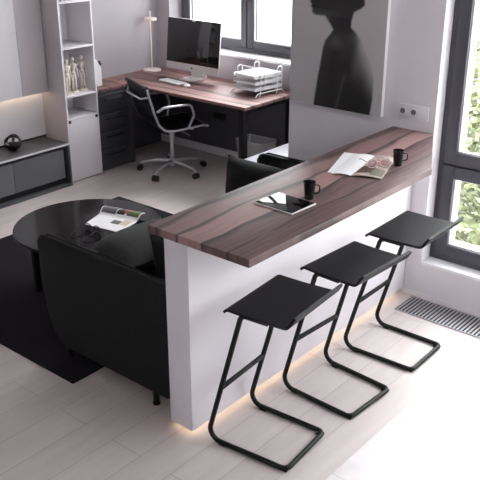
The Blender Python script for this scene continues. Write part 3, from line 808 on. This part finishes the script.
lm = thing('desk_lamp', 'slim pinkish white desk lamp with flat disc head in the desk corner', 'lamp', (-3.458, 3.175, DZ))
obj('base', lathe(NB(), [(0, 0), (.083, 0), (.085, .004), (.083, .014), (.02, .018), (0, .018)], n=40), 'lamp', lm)
obj('pole', tube(NB(), [(0, 0, .014), (0, 0, .535)], .0065, 12), 'lamp', lm)
hd_ = obj('lamp_head', lathe(NB(), [(0, .466), (.056, .466), (.061, .470), (.061, .486), (.056, .490), (0, .490)], n=40), 'lamp', lm)
obj('switch_knob', lathe(NB(), [(0, .535), (.009, .535), (.009, .548), (0, .550)], n=14), 'lamp', lm)
obj('diffuser', lathe(NB(), [(.012, .4652), (.050, .4652), (.050, .4658), (.012, .4658)], n=40), mat('lamp_glow', (255, 240, 230), .5, emis=(1, .82, .72), estr=2.5), hd_, label='softly lit diffuser ring')

# letter tray
lt = thing('letter_tray', 'white wire three-tier letter tray holding papers on the desk by the window', 'tray', (-2.135, 3.12, DZ), R(-6))
tw_, td_ = .13, .155
for z in (.045, .095, .145):
    b = NB(); box(b, -tw_, tw_, -td_, td_, z, z+.003, .001)
    box(b, -tw_, -tw_+.004, -td_, td_, z, z+.028); box(b, tw_-.004, tw_, -td_, td_, z, z+.028); box(b, -tw_, tw_, td_-.004, td_, z, z+.028)
    obj('tray_level', b, 'wire', lt)
for y in (-.10, .10):
    for s in (-1, 1):
        b = NB(); tube(b, [(s*.155, y-.03, .004), (s*.155, y-.02, .03), (s*.136, y, .045), (s*.136, y, .22), (s*.136, y+.055, .22), (s*.136, y+.055, .045)], .0045, 8, rad=.018)
        obj('side_frame', b, 'wire', lt)
for s in (-1, 1):
    b = NB(); tube(b, [(s*.15, -.17, .004), (s*.145, -.14, .028), (s*.145, .14, .028), (s*.15, .17, .004)], .005, 8, rad=.02); obj('foot_rail', b, 'wire', lt)
b = NB(); tube(b, [(-.136, -.075, .222), (.136, -.075, .222)], .004, 8); obj('carry_bar', b, 'wire', lt)
rm = root_mat(lt)
for z, n_, lab in ((.1485, .022, 'thick stack of white paper on the top tier of the letter tray'), (.0985, .014, 'stack of white paper on the middle tier of the letter tray'), (.0485, .014, 'stack of white paper on the bottom tier of the letter tray')):
    b = NB(); prev = 0
    for k in range(4):
        d = random.uniform(-.004, .004); box(b, -.108+d, .108+d, -.148+d, .143-d, n_*k/4, n_*(k+1)/4-.0004)
    p = rm @ Vector((0, 0, z)); solo('paper_stack', b, 'paper', lab, 'papers', p, R(-6), 'papers in the letter tray')

# wastebasket
wk = thing('waste_basket', 'clear plastic waste basket on the floor under the right end of the desk', 'waste basket', (-2.19, 3.175, 0), R(2))
b = NB(); r0, r1, hh = .115, .15, .30
def sq(r, z): return [(sx*r, sy*r*.68, z) for sx, sy in ((-1, -1), (1, -1), (1, 1), (-1, 1))]
A = [b.verts.new(p) for p in sq(r0, .002)]; Bq = [b.verts.new(p) for p in sq(r1, hh)]
b.faces.new(A)
for i in range(4): b.faces.new((A[i], A[(i+1) % 4], Bq[(i+1) % 4], Bq[i]))
b.normal_update(); bmesh.ops.solidify(b, geom=b.faces[:], thickness=.003)
obj('bin_body', b, 'basket', wk)
obj('rim', tube(NB(), sq(r1, hh), .006, 8, closed=True, rad=.02), 'slat', wk)

# ================================================================== LOW CABINET BEHIND THE SOFA
lc = thing('low_cabinet', 'low cabinet with pale grey top beyond the far end of the sofa, beside the desk', 'cabinet', (-1.3, 2.65, 0))
obj('carcass', box(NB(), -1.69, -.925, 2.44, 3.12, 0, .382, .002), 'white', lc, True)
obj('top', box(NB(), -1.705, -.923, 2.425, 3.13, .382, .40, .002), 'palegrey', lc, True)
for a, c in ((2.45, 2.775), (2.78, 3.11)):
    obj('door', box(NB(), -1.704, -1.69, a, c, .03, .375, .0015), 'white', lc, True)

# ================================================================== OFFICE CHAIR
oc = thing('office_chair', 'black ribbed swivel chair with polished aluminium arms and star base at the desk', 'chair', (-2.765, 2.71, 0), R(-21.9))
# side profile of seat and back: (y forward, z)
prof = [(-.305, .815), (-.28, .72), (-.245, .60), (-.208, .50), (-.15, .445), (-.06, .435), (.08, .445), (.20, .455), (.245, .445)]
pr3 = fillet([(0, y, z) for y, z in prof], .05, 4)
for s in (-1, 1):
    b = NB(); tube(b, [(s*.222, p.y, p.z) for p in pr3], .0112, 10); obj('side_rail', b, 'chrome', oc)
SP = [Vector((0, *p)) for p in prof]; SP = fillet(SP, .06, 8); SP = [p for k, p in enumerate(SP) if k == 0 or (p-SP[k-1]).length > .004]
def sling(th):
    L = [0]
    for a, b in zip(SP, SP[1:]): L.append(L[-1]+(b-a).length)
    def at(d):
        k = max(i for i in range(len(L)-1) if L[i] <= d+1e-9); return SP[k].lerp(SP[k+1], (d-L[k])/(L[k+1]-L[k]))
    def f(side):
        def g(u, v):
            d = v*L[-1]; p = at(d); t = (at(min(L[-1], d+.02))-at(max(0, d-.02))).normalized()
            n = Vector((0, t.z, -t.y)) * -1                  # upper / front side
            o = side*th/2 + .0035*abs(math.sin(d*PI/.052))*side - .010*math.sin(PI*u)
            return (-.213+.426*u, p.y+n.y*o, p.z+n.z*o)
        return g
    b = grid(NB(), 10, 110, f(1)); grid(b, 10, 110, f(-1)); return b
obj('seat_sling', sling(.014), 'leather', oc)
b = NB(); tube(b, [(-.222, -.307, .82), (.222, -.307, .82)], .017, 12); obj('top_bar', b, 'leather', oc)
b = NB(); tube(b, [(-.222, .245, .440), (.222, .245, .440)], .011, 10); obj('front_bar', b, 'chrome', oc)
b = NB(); tube(b, [(-.222, -.298, .745), (-.15, -.335, .725), (.15, -.335, .725), (.222, -.298, .745)], .009, 10, rad=.05); obj('back_stretcher', b, 'chrome', oc)
for s in (-1, 1):
    b = NB(); tube(b, [(s*.230, -.222, .615), (s*.262, -.18, .655), (s*.266, .07, .660), (s*.262, .10, .560), (s*.230, .06, .452)], .0112, 10, rad=[0, .04, .045, .045, 0]); obj('arm_loop', b, 'chrome', oc)
b = NB(); box(b, -.10, .10, -.12, .12, .405, .428, .006); tube(b, [(-.222, -.08, .425), (-.09, -.08, .415)], .011, 8); tube(b, [(.222, -.08, .425), (.09, -.08, .415)], .011, 8)
tube(b, [(-.222, .10, .432), (-.09, .10, .415)], .011, 8); tube(b, [(.222, .10, .432), (.09, .10, .415)], .011, 8)
obj('under_frame', b, 'chrome', oc)
b = NB(); tube(b, [(.09, .02, .412), (.20, .05, .392), (.25, .06, .385)], .006, 8); obj('tilt_lever', b, 'chrome', oc)
obj('column', lathe(NB(), [(0, .06), (.024, .06), (.026, .13), (.016, .135), (.016, .30), (.024, .302), (.026, .405), (0, .405)], n=20), 'chrome', oc)
for k in range(5):
    a = R(68+72*k+21.9); dx, dy = math.cos(a), math.sin(a)
    b = NB(); tube(b, [(dx*.02, dy*.02, .105), (dx*.15, dy*.15, .102), (dx*.285, dy*.285, .080), (dx*.30, dy*.30, .06)], [.018, .015, .011, .009], 10)
    lg = obj('base_leg', b, 'chrome', oc)
    cs = NB(); px, py = -dy, dx
    for q in (-.013, .013):
        c = Vector((dx*.30+px*q, dy*.30+py*q, .027)); tube(cs, [c-Vector((px, py, 0))*.009, c+Vector((px, py, 0))*.009], .026, 14)
    obj('caster', cs, 'wheel', lg)
